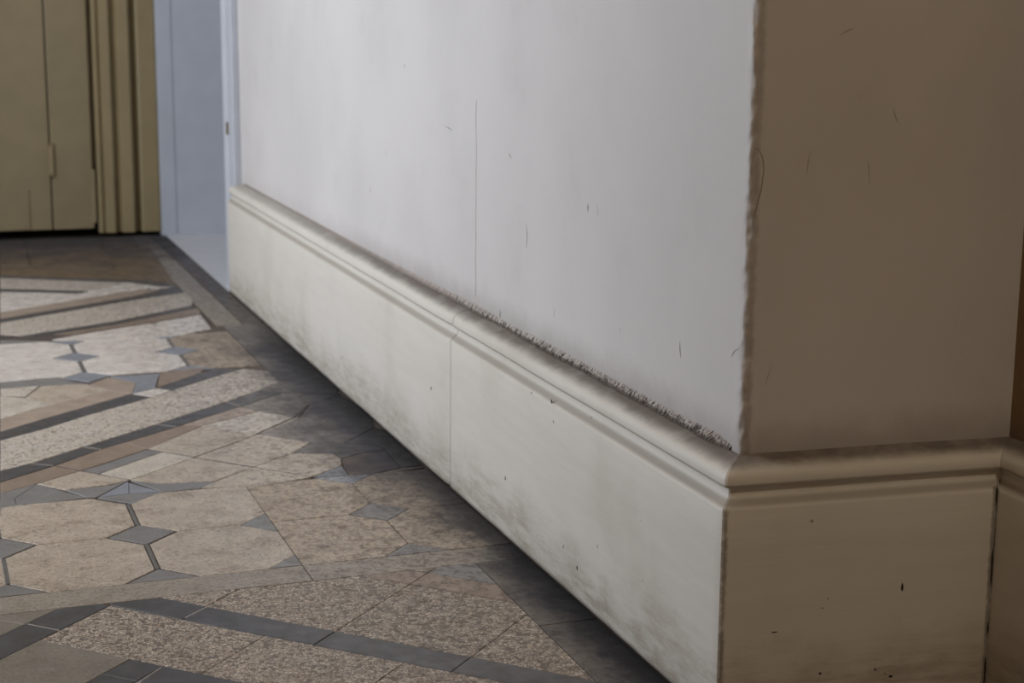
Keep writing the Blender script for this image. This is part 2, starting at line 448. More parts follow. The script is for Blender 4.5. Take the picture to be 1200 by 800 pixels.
def tile_mat(name, c, var=0.12, blot=0.25, blotc=None, pebble=0, grain=0.25, rough=0.42, grime=0.93, speck=0.0, cell=185.0):
    t = NT(name, rough, .62)
    oi = t.n.new('ShaderNodeObjectInfo').outputs['Random']
    dark = tuple(v * (1 - var) for v in c[:3]) + (1,); lite = tuple(min(1, v * (1 + var)) for v in c[:3]) + (1,)
    col = t.mix(t.ramp(t.noise(26, 5, .6), .32, .68), dark, lite)
    col = t.mix(t.math('MULTIPLY', oi, .22), col, tuple(v * .72 for v in c[:3]) + (1,))
    nrm = None
    if pebble:
        w = t.n.new('ShaderNodeVectorMath'); w.operation = 'ADD'
        nz = t.n.new('ShaderNodeTexNoise'); nz.inputs['Scale'].default_value = 90; t.l.new(t.pos, nz.inputs['Vector'])
        t.l.new(t.pos, w.inputs[0]); t.l.new(t.scale(nz.outputs['Color'], (.007, .007, 0)), w.inputs[1])
        v1 = t.voro(cell, 'F1', w.outputs[0]); ve = t.voro(cell, 'DISTANCE_TO_EDGE', w.outputs[0])
        cell_b = t.n.new('ShaderNodeSeparateColor'); t.l.new(v1.outputs['Color'], cell_b.inputs[0])
        col = t.mix(t.ramp(cell_b.outputs[0], 0, .7, .1, .85, False), col, lin(208, 193, 176))
        col = t.mix(t.ramp(cell_b.outputs[1], .76, .92, 0, .5), col, lin(156, 126, 96))
        col = t.mix(t.ramp(cell_b.outputs[2], .88, .93, 0, .75), col, lin(84, 70, 62))
        edge = t.ramp(ve.outputs['Distance'], .02, .13)
        col = t.mix(t.math('MULTIPLY', t.math('SUBTRACT', 1.0, edge), .85 * pebble), col, lin(84, 70, 62))
        nrm = t.bump(edge, .35, .0012)
    else:
        g = t.noise(230, 4, .75)
        col = t.mix(t.math('MULTIPLY', t.ramp(g, .38, .46, 1, 0), grain), col, tuple(v * .40 for v in c[:3]) + (1,))
        col = t.mix(t.math('MULTIPLY', t.ramp(g, .54, .61), grain * .7), col, tuple(min(1, v * 1.5) for v in c[:3]) + (1,))
        nrm = t.bump(t.noise(300, 3), .12, .0006)
    if speck:
        g = t.noise(175, 2.5, .6, t.scale(t.pos, (.8, 1.0, 1)), .3)
        col = t.mix(t.math('MULTIPLY', t.ramp(g, .56, .615), speck), col, tuple(v * .32 for v in c[:3]) + (1,))
    if blot:
        b = t.noise(17, 6, .72, None, .4); b2 = t.noise(130, 3, .7)
        bm_ = t.math('MULTIPLY', t.ramp(b, .50, .66), t.ramp(b2, .38, .62, .25, 1))
        col = t.mix(t.math('MULTIPLY', bm_, blot), col, blotc or tuple(v * .34 for v in c[:3]) + (1,))
    # brown scuffing that gets denser towards the wall
    o = t.sep(); near = t.ramp(t.math('ADD', o[0], t.math('MULTIPLY', t.math('SUBTRACT', t.noise(14, 4), .5), .25)), -.46, -.16)
    s2 = t.ramp(t.noise(75, 5, .75, None, .6), .46, .60)
    col = t.mix(t.math('MULTIPLY', t.math('MULTIPLY', near, s2), .70), col, lin(80, 64, 52))
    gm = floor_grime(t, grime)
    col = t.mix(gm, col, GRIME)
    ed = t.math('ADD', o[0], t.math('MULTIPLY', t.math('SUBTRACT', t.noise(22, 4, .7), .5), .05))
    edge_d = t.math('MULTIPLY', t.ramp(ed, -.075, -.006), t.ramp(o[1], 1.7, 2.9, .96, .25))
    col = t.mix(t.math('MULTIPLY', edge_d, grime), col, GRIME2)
    rg = t.ramp(t.noise(38, 4), .3, .7, rough - .07, rough + .12)
    mt = t.math('MAXIMUM', gm, t.math('MULTIPLY', edge_d, grime))       # the dirt is matt
    rg = t.math('ADD', rg, t.math('MULTIPLY', mt, .40), clamp=True)
    t.put(t.b.inputs['Specular IOR Level'], t.math('SUBTRACT', .62, t.math('MULTIPLY', mt, .40)))
    return t.done(col, nrm, rg)
TM = {
 'cream': tile_mat('cream_tile', lin(192, 177, 161), .10, .7, lin(112, 92, 76), 0, .55, .32, speck=.5),
 'creamdirt': tile_mat('cream_soiled_tile', lin(178, 160, 140), .12, 1.0, lin(88, 68, 52), 0, .6, .36, speck=.6, grime=.8),
 'creamlight': tile_mat('light_cream_tile', lin(204, 193, 180), .10, .5, lin(140, 120, 104), 0, .45, .32, speck=.3),
 'pale': tile_mat('sheen_pale_tile', lin(222, 212, 204), .10, .5, lin(158, 138, 122), 0, .40, .28),  # paler base colour stands in for window sheen on the mid floor
 'pebble': tile_mat('pebbled_tile', lin(168, 154, 140), .10, .3, lin(120, 100, 84), 1, .3, .42, cell=215, speck=.85),
 'pebblefine': tile_mat('pebbled_sheen_tile', lin(218, 212, 206), .08, .22, lin(146, 130, 116), .30, .3, .33, cell=235, speck=.22),  # lightened too, the floor's sheen is put into its colour
 'slate': tile_mat('slate_tile', lin(78, 77, 80), .16, .3, lin(56, 55, 58), 0, .20, .36),
 'slatebrown': tile_mat('slate_border_tile', lin(84, 78, 76), .14, .3, lin(62, 56, 53), 0, .18, .42, .35),
 'grey': tile_mat('grey_tile', lin(132, 129, 128), .10, .4, lin(96, 92, 90), 0, .32, .36),
 'greydark': tile_mat('dark_grey_tile', lin(106, 102, 100), .12, .4, lin(78, 72, 68), 0, .25, .40),
 'greyblue': tile_mat('blue_grey_tile', lin(142, 145, 154), .08, .25, lin(108, 108, 110), 0, .25, .34),
 'brown': tile_mat('brown_tile', lin(146, 127, 113), .10, .3, lin(116, 94, 78), 0, .16, .38),
 'brownpale': tile_mat('pale_brown_tile', lin(168, 150, 136), .10, .3, lin(136, 114, 98), 0, .2, .36),
 'browndark': tile_mat('dark_brown_tile', lin(106, 90, 80), .14, .3, lin(78, 66, 58), 0, .2, .42),
 'browngrey': tile_mat('ochre_brown_tile', lin(118, 100, 80), .18, .85, lin(66, 52, 36), 0, .25, .44),
 'speck': tile_mat('speckled_grey_tile', lin(132, 123, 112), .10, .4, lin(102, 92, 80), 0, .55, .44),
 'strip': tile_mat('grey_beige_strip_tile', lin(160, 149, 137), .10, .45, lin(112, 98, 86), 0, .55, .40, speck=.55),
 'border': tile_mat('soiled_border_tile', lin(104, 96, 90), .16, .6, lin(66, 60, 56), 0, .40, .46, speck=.35),
 'dirty': tile_mat('worn_grey_tile', lin(136, 128, 122), .16, .6, lin(88, 80, 76), 0, .32, .40),
 'joint': flat('dark_joint', lin(70, 62, 58), .85, .2, .2),
 'grout': flat('pale_grout', lin(168, 160, 152), .8, .2, .15),
}
def wall_mat(name, c, rough=0.62, low=True):
    t = NT(name, rough, .3); o = t.sep()
    c = c[:3]
    col = t.mix(t.ramp(t.noise(2.6, 4, .55), .3, .7), tuple(v * .94 for v in c) + (1,), tuple(min(1, v * 1.03) for v in c) + (1,))
    col = t.mix(t.math('MULTIPLY', t.ramp(t.noise(9, 5, .6), .52, .75), .16), col, tuple(v * .72 for v in c) + (1,))
    # tiny dark nicks, stretched vertically
    sv = t.scale(t.pos, (20, 20, 7.5)); vv = t.voro(1.0, 'F1', sv)
    nick = t.math('MULTIPLY', t.ramp(vv.outputs['Distance'], .035, .06, 1, 0), t.ramp(t.noise(7, 2), .56, .60))
    col = t.mix(t.math('MULTIPLY', nick, .75), col, lin(88, 78, 70))
    scr = t.ramp(t.noise(1.0, 2, .5, t.scale(t.pos, (170, 170, 9)), .2), .72, .76)
    scr = t.math('MULTIPLY', scr, t.ramp(t.noise(5, 3), .55, .66))
    col = t.mix(t.math('MULTIPLY', scr, .45), col, lin(110, 98, 88))
    if low:  # dusty line just above the skirting
        h = t.math('SUBTRACT', o[2], t.math('MULTIPLY', t.math('SUBTRACT', t.noise(22, 5, .65), .5), .035))
        d = t.ramp(h, .280, .335, 1, 0)
        d = t.math('MULTIPLY', d, t.ramp(o[1], 1.0, 2.2, 1, .3))
        col = t.mix(t.math('MULTIPLY', d, .40), col, lin(104, 92, 80))
    # grime along the vertical arris of the corner
    r = t.n.new('ShaderNodeVectorMath'); r.operation = 'DISTANCE'
    cx = t.n.new('ShaderNodeCombineXYZ'); t.l.new(o[0], cx.inputs[0]); t.l.new(o[1], cx.inputs[1]); t.l.new(cx.outputs[0], r.inputs[0]); r.inputs[1].default_value = (.040, .028, 0)
    dd = t.math('ADD', r.outputs['Value'], t.math('MULTIPLY', t.math('SUBTRACT', t.noise(60, 5, .7), .5), .012))
    col = t.mix(t.math('MULTIPLY', t.ramp(dd, .002, .008, 1, 0), .38), col, lin(112, 98, 82))
    nrm = t.bump(t.noise(70, 5, .6), .10, .003)
    nrm = t.bump(t.noise(5, 3, .5), .15, .02, nrm)
    return t.done(col, nrm)
def skirting_mat(name, c):
    t = NT(name, .45, .4); o = t.sep(); c = c[:3]
    st = t.scale(t.pos, (6, 6, 60))
    col = t.mix(t.ramp(t.noise(1.0, 4, .6, st), .3, .7), tuple(v * .97 for v in c) + (1,), tuple(min(1, v * 1.02) for v in c) + (1,))
    col = t.mix(t.math('MULTIPLY', t.ramp(t.noise(5, 4), .5, .75), .18), col, lin(150, 138, 116))
    # scuffs near the floor, streaked along the board
    h = t.math('SUBTRACT', o[2], t.math('MULTIPLY', t.math('SUBTRACT', t.noise(8, 5, .7), .5), .14))
    low = t.ramp(h, .0, .11, 1, .0); sk = t.ramp(t.noise(2.2, 6, .75, t.scale(t.pos, (5, 5, 30))), .36, .66)
    col = t.mix(t.math('MULTIPLY', t.math('MULTIPLY', low, t.math('ADD', .25, t.math('MULTIPLY', sk, .75))), .62), col, lin(126, 108, 82))
    col = t.mix(t.ramp(o[2], .002, .010, .8, 0), col, lin(64, 56, 48))  # dark foot line painted for the shadow gap under the board
    # small chips
    vv = t.voro(1.0, 'F1', t.scale(t.pos, (24, 24, 30)))
    chip = t.math('MULTIPLY', t.ramp(vv.outputs['Distance'], .05, .085, 1, 0), t.ramp(t.noise(6, 3), .57, .62))
    col = t.mix(t.math('MULTIPLY', chip, .8), col, lin(70, 60, 50))
    # dust lying on the top ledge and lower slope, darker line along the upper groove
    ledge = t.math('MULTIPLY', t.ramp(t.math('ADD', o[2], t.math('MULTIPLY', t.math('SUBTRACT', t.noise(24, 4, .7), .5), .006)), .2730, .2825), t.ramp(t.noise(16, 5, .65), .25, .55, .72, 1))
    ledge = t.math('MULTIPLY', ledge, t.ramp(o[1], 1.1, 2.7, 1, .45))
    col = t.mix(t.math('MULTIPLY', ledge, .9), col, lin(92, 80, 72))
    g1 = t.ramp(t.math('ABSOLUTE', t.math('SUBTRACT', o[2], .2595)), .0005, .0028, 1, 0)
    g2 = t.ramp(t.math('ABSOLUTE', t.math('SUBTRACT', o[2], .2415)), .001, .006, 1, 0)
    col = t.mix(t.math('MULTIPLY', t.math('MAXIMUM', g1, t.math('MULTIPLY', g2, .95)), .46), col, lin(106, 92, 74))
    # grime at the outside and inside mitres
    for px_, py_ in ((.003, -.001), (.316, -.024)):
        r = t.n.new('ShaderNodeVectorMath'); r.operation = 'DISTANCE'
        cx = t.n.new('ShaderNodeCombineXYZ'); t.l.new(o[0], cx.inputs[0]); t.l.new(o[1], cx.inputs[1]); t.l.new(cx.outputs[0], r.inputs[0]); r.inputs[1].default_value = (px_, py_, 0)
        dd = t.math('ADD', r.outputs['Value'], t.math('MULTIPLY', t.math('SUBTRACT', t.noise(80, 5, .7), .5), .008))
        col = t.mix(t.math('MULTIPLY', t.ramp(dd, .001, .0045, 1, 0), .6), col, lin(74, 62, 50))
    nrm = t.bump(t.noise(2.0, 5, .6, t.scale(t.pos, (30, 30, 190))), .18, .0012)
    return t.done(col, nrm)
M_WALL = wall_mat('aged_plaster_paint', lin(208, 203, 201))
M_WALL_WARM = wall_mat('aged_cream_plaster', lin(198, 182, 158))
M_WALL_SHADE = wall_mat('shade_brown_plaster', lin(146, 120, 90))  # darker brown puts the alcove wall's shade into its paint
M_SKIRT = skirting_mat('cream_gloss_paint', lin(216, 210, 201))
M_CRUMB = flat('crumbled_plaster', lin(150, 138, 126), .8, .2, .45)
M_DARK = flat('dark_grime_gap_shade', lin(44, 36, 30), .8, .2)  # grime, and also the painted shade in the gap below the far door
M_HAIR = flat('hairline_crack', lin(186, 178, 174), .8, .2)
M_SCRATCH2 = flat('faint_scratch', lin(130, 114, 96), .8, .2)
M_SCRATCH = flat('dark_scratch', lin(96, 84, 74), .8, .2)
M_DOOR = flat('ochre_cream_door_paint', lin(145, 130, 101), .45, .4, .05)
M_DOOR2 = flat('ochre_cream_casing_paint', lin(150, 134, 101), .45, .4, .05)
M_WHITE = flat('cool_white_paint', lin(190, 193, 202), .45, .4, .03)
M_VINYL = flat('pale_vinyl_floor', lin(212, 212, 214), .35, .45, .03)
M_MORTAR = flat('dark_mortar', lin(92, 82, 76), .85, .2, .2)
M_CEIL = flat('ceiling_paint', lin(220, 212, 196), .8, .2, .03)
M_BRASS = flat('tarnished_brass', lin(104, 84, 50), .45, .5)

# ------------------------------------------------------------------ floor
floor = pymesh('floor', [(-2.0, -3.2, -.0018), (.36, -3.2, -.0018), (.36, 4.1, -.0018), (-2.0, 4.1, -.0018), (-2.0, -3.2, -.05), (.36, -3.2, -.05), (.36, 4.1, -.05), (-2.0, 4.1, -.05)],
    [(0, 1, 2, 3), (4, 7, 6, 5), (0, 4, 5, 1), (1, 5, 6, 2), (2, 6, 7, 3), (3, 7, 4, 0)], M_MORTAR)
tag(floor, 'worn patterned tile floor of cream octagons, grey squares and dark slate chevron bars', 'floor', 'structure')
def inset(poly, d):
    n = len(poly); out = []
    for i in range(n):
        p0, p1, p2 = Vector(poly[i - 1]), Vector(poly[i]), Vector(poly[(i + 1) % n])
        e1 = (p1 - p0).normalized(); e2 = (p2 - p1).normalized()
        n1 = Vector((-e1.y, e1.x)); n2 = Vector((-e2.y, e2.x))
        b = n1 + n2; k = max(.35, 1 + n1.dot(n2)); out.append(p1 + b * (d / k))
    return out
def build_tile(mat, poly):
    P = []
    for p in poly:
        if not P or (Vector(p) - Vector(P[-1])).length > .0025: P.append(p)
    if len(P) > 2 and (Vector(P[0]) - Vector(P[-1])).length < .0025: P.pop()
    n = len(P)
    if n < 3: return
    h = random.uniform(-.0002, .0004)
    j = random.uniform(.00045, .0008)
    if mat.name in ('pale_grout', 'dark_joint'): h, j = .0002, .0001
    a = inset(P, j); b = inset(P, j + .0007)
    vs = [(v.x, v.y, -.006) for v in a] + [(v.x, v.y, h - .0006) for v in a] + [(v.x, v.y, h) for v in b]
    fs = [tuple(range(2 * n, 3 * n))]
    for i in range(n):
        k = (i + 1) % n
        fs += [(i, k, n + k, n + i), (n + i, n + k, 2 * n + k, 2 * n + i)]
    pymesh({'pale_grout': 'grout_line', 'dark_joint': 'joint_line'}.get(mat.name, 'tile'), vs, fs, mat, floor)
for line in TILES.split('\n'):
    w = line.split()
    if len(w) > 3: build_tile(TM[w[0]], [tuple(float(c) / 1000 for c in q.split(',')) for q in w[1:]])

# ------------------------------------------------------------------ pier: long wall and return face meeting in a crumbly arris
D2 = Vector((math.cos(-.077618), math.sin(-.077618))); N2 = Vector((.07754, .99699))
REC = .034; XR = .318
def ret_pt(s, t=REC):           # point on the return plane inset by t, s metres along it
    return (D2 * s + N2 * t)
corner = Vector((REC, (REC - N2.x * REC) / N2.y))
st = []
yy = 2.80
ys = [2.80, 2.6, 2.3, 2.0, 1.7, 1.4, 1.1, .9, .7, .5, .35, .25, .18, .13, .10, .08] + [.075 - .0015 * k for k in range(22)]
R = .006
for y in ys:
    if y > corner.y + R: st.append((REC, y))
c0 = Vector((REC + R, corner.y + R)) + Vector((0, 0))
for k in range(7):
    a = math.radians(180 + k * 94.4 / 6 - 0)
    st.append((c0.x + R * math.cos(a), c0.y + R * math.sin(a)))
s0 = (Vector(st[-1]) - N2 * REC).dot(D2)
for k in range(1, 24): st.append(tuple(ret_pt(s0 + .0015 * k)))
for s in (.09, .11, .14, .17, .20, .23, .26, .29, .315, .3275, .34, .355): st.append(tuple(ret_pt(s)))
zs = [0.0, .15, .25] + [.262 + .0032 * k for k in range(200)] + [.95, 1.1, 1.4, 1.8, 2.2, 2.6, 3.0]
vs, fs = [], []
for z in zs:
    for (x, y) in st:
        d = (Vector((x, y)) - corner).length
        k = max(0.0, 1 - d / .019); p = Vector((x, y, z))
        n1 = noise.noise(Vector((x * 40, y * 40, z * 28))); n2 = noise.noise(Vector((x * 160 + 5, y * 160, z * 130))); n3 = noise.noise(Vector((3.3, 1.7, z * 7)))
        if z < .26: k = 0
        m = k * k * (.0035 * n1 + .0028 * n2) + k * .003 * n3
        chip = max(0, noise.noise(Vector((9.1, 2.2, z * 45))) - .15) * k ** 3 * .010
        off = Vector((1, 1, 0)).normalized() * (m + chip)
        vs.append(p + off)
w_ = len(st)
for i in range(len(zs) - 1):
    for j in range(w_ - 1):
        fs.append((i * w_ + j, i * w_ + j + 1, (i + 1) * w_ + j + 1, (i + 1) * w_ + j))
pier = pymesh('wall_right', vs, fs, M_WALL, None, True)
# thickness: a solid core behind the two faces
pymesh('masonry_core', [(.06, 2.80, 0), (.06, .06, 0), (.7, .03, 0), (.7, 2.80, 0), (.06, 2.80, 3), (.06, .06, 3), (.7, .03, 3), (.7, 2.80, 3)],
    [(0, 1, 5, 4), (1, 2, 6, 5), (2, 3, 7, 6), (3, 0, 4, 7), (4, 5, 6, 7)], M_WALL_WARM, pier)
tag(pier, 'off-white aged plaster pier with crumbling vertical corner and shaded return face', 'wall', 'structure')
# crumbly plaster fillet where the long wall meets the top of the skirting
vs, fs = [], []
ny = 1500; prof = [(.0285, .2835), (.0290, .2855), (.0298, .2878), (.0310, .2900), (.0325, .2922), (.0338, .2945), (.0346, .2965)]
for i in range(ny):
    y = .052 + (2.76 - .052) * (i / (ny - 1)) ** 1.6
    amp = 1.0 if y < .95 else max(.18, 1 - (y - .95) * 1.4)
    amp *= (.75 + .5 * noise.noise(Vector((y * 6, 0, 3)))) * min(1, (y - .045) / .05)
    for k, (x, z) in enumerate(prof):
        h = math.sin(math.pi * k / (len(prof) - 1))
        a = noise.noise(Vector((y * 330, k * .35, 1.0))); b = noise.noise(Vector((y * 900, k * .9, 7.0)))
        vs.append((REC + (x - REC) * (.35 + .65 * amp) - h * amp * .0035 * (a + .6 * b), y - .004 * k * amp * .7, .2848 + (z - .2835) * (.4 + .6 * amp) + h * amp * .0025 * (b - .5 * a)))
n_ = len(prof)
for i in range(ny - 1):
    for k in range(n_ - 1): fs.append((i * n_ + k, (i + 1) * n_ + k, (i + 1) * n_ + k + 1, i * n_ + k + 1))
def crumb_mat():
    t = NT('bristly_plaster_fillet', .8, .2)
    st_ = t.scale(t.pos, (50, 260, 50)); f = t.noise(1.0, 4, .7, st_)
    col = t.mix(t.ramp(f, .36, .6), lin(60, 50, 44), lin(196, 186, 178))
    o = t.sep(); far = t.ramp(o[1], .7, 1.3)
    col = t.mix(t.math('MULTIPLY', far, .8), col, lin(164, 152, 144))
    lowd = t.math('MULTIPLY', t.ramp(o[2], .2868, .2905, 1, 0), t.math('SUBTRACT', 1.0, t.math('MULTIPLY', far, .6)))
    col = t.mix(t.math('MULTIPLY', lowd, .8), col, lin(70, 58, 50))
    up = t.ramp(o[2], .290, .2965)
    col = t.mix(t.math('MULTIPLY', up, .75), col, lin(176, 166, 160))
    return t.done(col)
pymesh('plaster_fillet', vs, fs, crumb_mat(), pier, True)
# hairline crack up the wall above the board joint, and paint flake outlines on the arris
def wall_line(name, pts, rad, mat):      # pts (y, z) on the long wall
    return tube(name, [(REC - .0002, y, z) for y, z in pts], rad, mat, pier)
cr = []
for k in range(40):
    z = .305 + .30 * k / 39; cr.append((.905 + .004 * noise.noise(Vector((z * 20, 0, 0))), z))
wall_line('crack', cr, .00035, M_HAIR)

SCR_LONG = [[(1.0634, 0.5562), (1.0411, 0.5537), (1.0235, 0.551)], [(0.7572, 0.5392), (0.7535, 0.5347), (0.7463, 0.5318)], [(0.6845, 0.4473), (0.6806, 0.4311), (0.6836, 0.4139)], [(0.0418, 0.3973), (0.0511, 0.3927), (0.0583, 0.3848)], [(0.1833, 0.3772), (0.1827, 0.3675), (0.1799, 0.3592)], [(0.5725, 0.3463), (0.5752, 0.3341)], [(0.431, 0.5026), (0.4277, 0.4902)], [(1.4132, 0.4876), (1.4078, 0.4759)], [(0.3541, 0.3611), (0.3511, 0.3553)]]
SCR_RET = [[(0.1625, 0.5915), (0.164, 0.5809), (0.1658, 0.5667)], [(0.1241, 0.7191), (0.1324, 0.7234), (0.1398, 0.726)], [(0.1875, 0.6465), (0.191, 0.6368), (0.1954, 0.6289)], [(0.1492, 0.6581), (0.1504, 0.6529)], [(0.1369, 0.6374), (0.1381, 0.633)], [(0.2759, 0.414), (0.2782, 0.4112)], [(0.3019, 0.4101), (0.3041, 0.4082)], [(0.0975, 0.6039), (0.0952, 0.5909), (0.094, 0.5778)], [(0.0643, 0.3823), (0.06, 0.3688), (0.0575, 0.3598)], [(0.0352, 0.6066), (0.0409, 0.6039), (0.045, 0.5952), (0.0465, 0.583), (0.0444, 0.564), (0.0404, 0.5483), (0.0364, 0.5292)], [(0.0353, 0.604), (0.033, 0.592), (0.0326, 0.5781)]]
SCUFF = [(0.6696, 0.0877), (0.5662, 0.0045), (0.54, 0.1233), (0.4931, 0.24), (1.0285, 0.1388), (1.2517, 0.0712), (0.1942, 0.0954), (0.1795, 0.1311), (0.4435, 0.0579), (0.3955, 0.0447), (0.3301, 0.0938)]
for l in SCR_LONG: tube('scratch', [(REC - .0003, y, z) for y, z in l], .0003, M_SCRATCH, pier)
for k, l in enumerate(SCR_RET):
    tube('scratch', [tuple(ret_pt(s, REC - .0003)) + (z,) for s, z in l], .00035 if k > 8 else .00025, M_SCRATCH2, pier)
# ------------------------------------------------------------------ skirting boards
PROF = [(0, .0035), (0, .05), (0, .12), (0, .19), (0, .2345), (.0008, .2372), (.0040, .2398), (.0095, .2440), (.0120, .2485), (.0122, .2550), (.0095, .2570), (.0050, .2585), (.0040, .2605),
        (.0038, .2635), (.0039, .2668), (.0048, .2704), (.0072, .2738), (.0112, .2768), (.0170, .2796), (.0250, .2826), (.0330, .2853), (.0345, .2857)]
def cor_out(t): return Vector((t, (t - N2.x * t) / N2.y))
def cor_in(t): return Vector((XR + t, (t - N2.x * (XR + t)) / N2.y))
def board(name, pa, pb, nseg, parent, ga=0.0, gb=0.0, ra=1.0, rb=1.0):
    """sweep PROF between the two mitre functions pa(t) and pb(t); ga, gb open the joints"""
    vs, fs = [], []; m = len(PROF)
    for i in range(nseg + 1):
        f = i / nseg
        for t, z in PROF:
            a, b = pa(t), pb(t); d = (b - a).normalized(); a2 = a + d * ga; b2 = b - d * gb
            q = a2.lerp(b2, f); n = Vector((-d.y, d.x))
            e = min(f, 1 - f) * (b - a).length + ((1 - ra) if f < .5 else (1 - rb))
            rnd = .0022 * max(0, 1 - e / .004) ** 2 if z < .279 else .001 * max(0, 1 - e / .004) ** 2
            wv = .0008 * noise.noise(Vector((q.x * 4, q.y * 4, z * 9))) + .0004 * noise.noise(Vector((q.x * 25, q.y * 25, z * 25)))
            q = q - n * 0 + Vector((INW.x, INW.y)) * (wv + rnd)
            vs.append((q.x, q.y, z + .0006 * noise.noise(Vector((q.x * 7 + 4, q.y * 7, z * 3)))))
    for i in range(nseg):
        for k in range(m - 1): fs.append((i * m + k, (i + 1) * m + k, (i + 1) * m + k + 1, i * m + k + 1))
    # end caps back to the wall
    for i in (0, nseg):
        base = len(vs); q = Vector(vs[i * m + m - 1]); vs.append((q.x, q.y, .001))
        loop = [i * m + k for k in range(m)] + [base]
        fs.append(tuple(loop if i else loop[::-1]))
    return pymesh(name, vs, fs, M_SKIRT, parent, False)
def shade(o, ang=35):
    for p in o.data.polygons: p.use_smooth = True
    try: o.data.set_sharp_from_angle(angle=math.radians(ang))
    except Exception: pass
bb = empty('baseboard_right'); tag(bb, 'tall cream moulded skirting of two boards running along the long wall', 'skirting', 'structure')
INW = Vector((1, 0))
E_ = lambda y: (lambda t: Vector((t, y)))
shade(board('board', cor_out, E_(.9314), 110, bb, .0006, .0))
shade(board('board', E_(.9332), E_(2.835), 90, bb, 0, 0))
bf = empty('baseboard_front'); tag(bf, 'short shaded cream skirting between the two corners under the return face', 'skirting', 'structure')
INW = N2
shade(board('board', cor_out, cor_in, 60, bf, .0006, .0002, 1, 0))
ba = empty('baseboard_alcove'); tag(ba, 'cream skirting at the right edge running towards the viewer', 'skirting', 'structure')
INW = Vector((1, 0))
shade(board('board', cor_in, lambda t: Vector((XR + t + .012, -3.15)), 60, ba, .0002, 0, 0, 0))
# dirt packed in the inside mitre and at its foot
dirt = []
for k in range(30):
    z = .004 + .24 * k / 29; p = cor_in(0); dirt.append((p.x - .0012 + .001 * noise.noise(Vector((z * 60, 1, 1))), p.y - .0006, z))
for a_, e_ in ((0, 6), (8, 11), (15, 21), (26, 30)): tube('dirt_line', dirt[a_:e_], .0007, M_DARK, bf)
# chips and stains of bare dark wood on the return skirting
def chip(name, s, z, rs, rz, parent, mat):
    bm = bmesh.new(); bmesh.ops.create_icosphere(bm, subdivisions=2, radius=1)
    for v in bm.verts:
        k = 1 + .5 * noise.noise(v.co * 1.7 + Vector((s * 90, z * 90, 0)))
        a = ret_pt(s + v.co.x * rs * k, 0.0002) - N2 * (.0005 * (v.co.y))
        v.co = Vector((a.x, a.y, z + v.co.z * rz * k))
    return obj(name, bm, mat, parent, True)
for s, z, a, b in [(.3055, .068, .0035, .0065), (.3085, .036, .0045, .0050), (.297, .032, .004, .003), (.312, .052, .002, .009), (.119, .046, .0022, .0020), (.184, .044, .0022, .0022), (.203, .034, .0035, .0018), (.196, .038, .002, .0012), (.064, .098, .006, .0012), (.211, .135, .0015, .005), (.118, .120, .002, .001), (.124, .130, .0012, .001)]:
    chip('chip', s, z, a, b, bf, M_DARK)

for y, z in SCUFF:
    bm = bmesh.new(); bmesh.ops.create_icosphere(bm, subdivisions=2, radius=1)
    ra, rz = random.uniform(.001, .003), random.uniform(.0015, .005)
    for v in bm.verts:
        k = 1 + .6 * noise.noise(v.co * 1.9 + Vector((y * 50, z * 90, 0)))
        v.co = Vector((.0004 + v.co.x * .0006, y + v.co.y * ra * k, z + v.co.z * rz * k))
    obj('scuff', bm, M_SCRATCH, bb, True)
# ------------------------------------------------------------------ alcove wall at the right, room shell
wa = obj('wall_alcove', boxbm(XR + REC, XR + REC + .4, -3.2, .06, 0, 3), M_WALL_SHADE)
tag(wa, 'plaster wall at the right edge, its shade painted in as dark brown', 'wall', 'structure')
wb = obj('wall_back', boxbm(-2.1, .75, -3.4, -3.2, 0, 3), M_WALL_WARM); tag(wb, 'plaster wall behind the viewer', 'wall', 'structure')
ce = obj('ceiling', boxbm(-2.1, 2.5, -3.4, 4.3, 3, 3.2), M_CEIL); tag(ce, 'plain painted ceiling over the corridor', 'ceiling', 'structure')
wl = empty('wall_left'); tag(wl, 'left corridor wall with a tall window opening, out of view', 'wall', 'structure')
for (y0, y1, z0, z1) in ((-3.2, .8, 0, 3), (3.0, 4.3, 0, 3), (.8, 3.0, 0, .12), (.8, 3.0, 2.5, 3)):
    obj('wall_section', boxbm(-2.15, -1.95, y0, y1, z0, z1), M_WALL_WARM, wl)
# ------------------------------------------------------------------ far wall with the folding panelled door
wf = obj('wall_far', boxbm(-2.1, -.012, 4.03, 4.3, .06, 3), M_WALL_WARM); obj('gap_shade_strip', boxbm(-2.1, -.013, 3.990, 4.3, -.01, .0012), M_DARK, wf); obj('gap_shade_back', boxbm(-2.1, -.013, 4.22, 4.3, .0, .06), M_DARK, wf); tag(wf, 'shaded far wall that holds the cream door', 'wall', 'structure')  # both dark pieces paint the black shadow gap under door and casing
d1 = empty('door_1', (0, 0, 0)); tag(d1, 'ochre cream folding door with narrow hinged leaf at the far end', 'door', 'structure')
Z0, Z1 = .027, 2.25
def leaf(name, x0, x1, y0, mat=M_DOOR): return obj(name, boxbm(x0, x1, y0, 4.02, Z0, Z1, .003), mat, d1)
leaf('narrow_leaf', -.3455, -.2195, 3.982)
leaf('wide_leaf', -1.10, -.3495, 3.984)
obj('kick_panel', boxbm(-1.04, -.4175, 3.9800, 3.99, .03, .158, .0015), M_DOOR, d1)
obj('upper_panel', boxbm(-1.04, -.46, 3.9825, 3.99, .9, 2.1, .003), M_DOOR, d1)
hg = obj('hinge', boxbm(-.352, -.338, 3.972, 3.986, .196, .302, .003), M_DOOR2, d1)
for zz in (.199, .299): obj('hinge_finial', boxbm(-.353, -.345, 3.970, 3.982, zz - .006, zz + .006, .003), M_BRASS, hg)
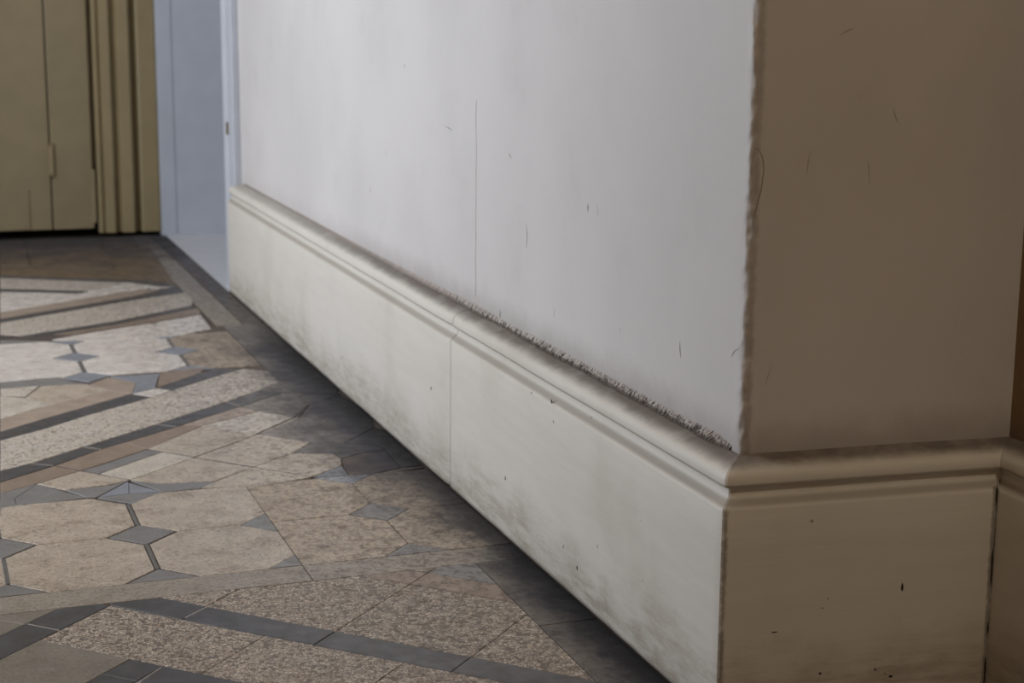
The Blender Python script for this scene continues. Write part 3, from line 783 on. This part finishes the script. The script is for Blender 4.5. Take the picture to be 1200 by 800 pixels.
# swelling at the foot of the right stile, where the gap kinks
obj('edge_patch', boxbm(-.2230, -.2110, 3.979, 4.02, .045, .215, .003), M_DOOR, d1)
cp = [(-.206, 4.03), (-.206, 3.972), (-.201, 3.966), (-.194, 3.966), (-.191, 3.974), (-.187, 3.974), (-.184, 3.962), (-.158, 3.960), (-.152, 3.966), (-.147, 3.982), (-.138, 3.982), (-.132, 3.966), (-.127, 3.960), (-.098, 3.958),
      (-.092, 3.964), (-.087, 3.990), (-.076, 3.990), (-.071, 3.964), (-.066, 3.962), (-.016, 3.962), (-.012, 3.966), (-.012, 4.03)]
vs, fs = [], []
for z in (.014, 2.3):
    for x, y in cp: vs.append((x, y, z))
n_ = len(cp)
for k in range(n_ - 1): fs.append((k, k + 1, n_ + k + 1, n_ + k))
fs.append(tuple(range(n_))[::-1]); fs.append(tuple(range(n_, 2 * n_)))
pymesh('casing', vs, fs, M_DOOR2, d1)
obj('lintel', boxbm(-1.12, -.206, 3.965, 4.03, 2.26, 2.36, .003), M_DOOR2, d1)
# ------------------------------------------------------------------ white doorway at the end of the long wall and the side room beyond
d2 = empty('door_2'); tag(d2, 'bluish white open doorway beyond the end of the long wall', 'doorway', 'structure')
obj('casing', boxbm(.016, .12, 2.802, 2.878, .0, 2.3, .003), M_WHITE, d2)
bm = bmesh.new(); seg = 10
pr = [(.10, 2.880)] + [(.034 - .022 * math.sin(math.pi * k / seg), 2.915 - .035 * math.cos(math.pi * k / seg)) for k in range(seg + 1)] + [(.10, 2.950)]
a = [bm.verts.new((x, y, 0)) for x, y in pr]; b = [bm.verts.new((x, y, 2.25)) for x, y in pr]
for k in range(len(pr) - 1): bm.faces.new((a[k], a[k + 1], b[k + 1], b[k]))
obj('rounded_stop', bm, M_WHITE, d2, True)
lt = obj('latch_plate', boxbm(.0125, .0175, 2.868, 2.884, .405, .437, .001), M_BRASS, d2)
obj('reveal', boxbm(-.012, .036, 3.944, 4.03, 0, 2.3, .0015), M_WHITE, d2)
obj('reveal_panel', boxbm(.0362, 1.2, 3.9475, 4.03, 0, 2.3), M_WHITE, d2)
obj('lintel', boxbm(.016, .70, 2.802, 4.03, 2.3, 2.5), M_WHITE, d2)
sr = obj('floor_side_room', boxbm(.001, 2.4, 2.84, 4.3, -.05, .0006), M_VINYL); tag(sr, 'pale bluish vinyl floor inside the white doorway', 'floor', 'structure')
sw = empty('wall_side_room'); tag(sw, 'white walls of the side room beyond the doorway', 'wall', 'structure')
obj('wall_section', boxbm(.70, 2.4, 2.7, 2.80, 0, 3), M_WHITE, sw); obj('wall_section', boxbm(1.2, 2.4, 3.952, 4.3, 0, 3), M_WHITE, sw)
obj('wall_section', boxbm(.016, 1.2, 2.802, 4.3, 2.5, 3), M_WHITE, sw); obj('wall_section', boxbm(-.012, 1.2, 4.03, 4.3, 0, 3), M_WHITE, sw)
for (y0, y1, z0, z1) in ((2.7, 3.0, 0, 3), (3.8, 4.3, 0, 3), (3.0, 3.8, 0, .85), (3.0, 3.8, 2.15, 3)):
    obj('wall_section', boxbm(2.3, 2.5, y0, y1, z0, z1), M_WHITE, sw)
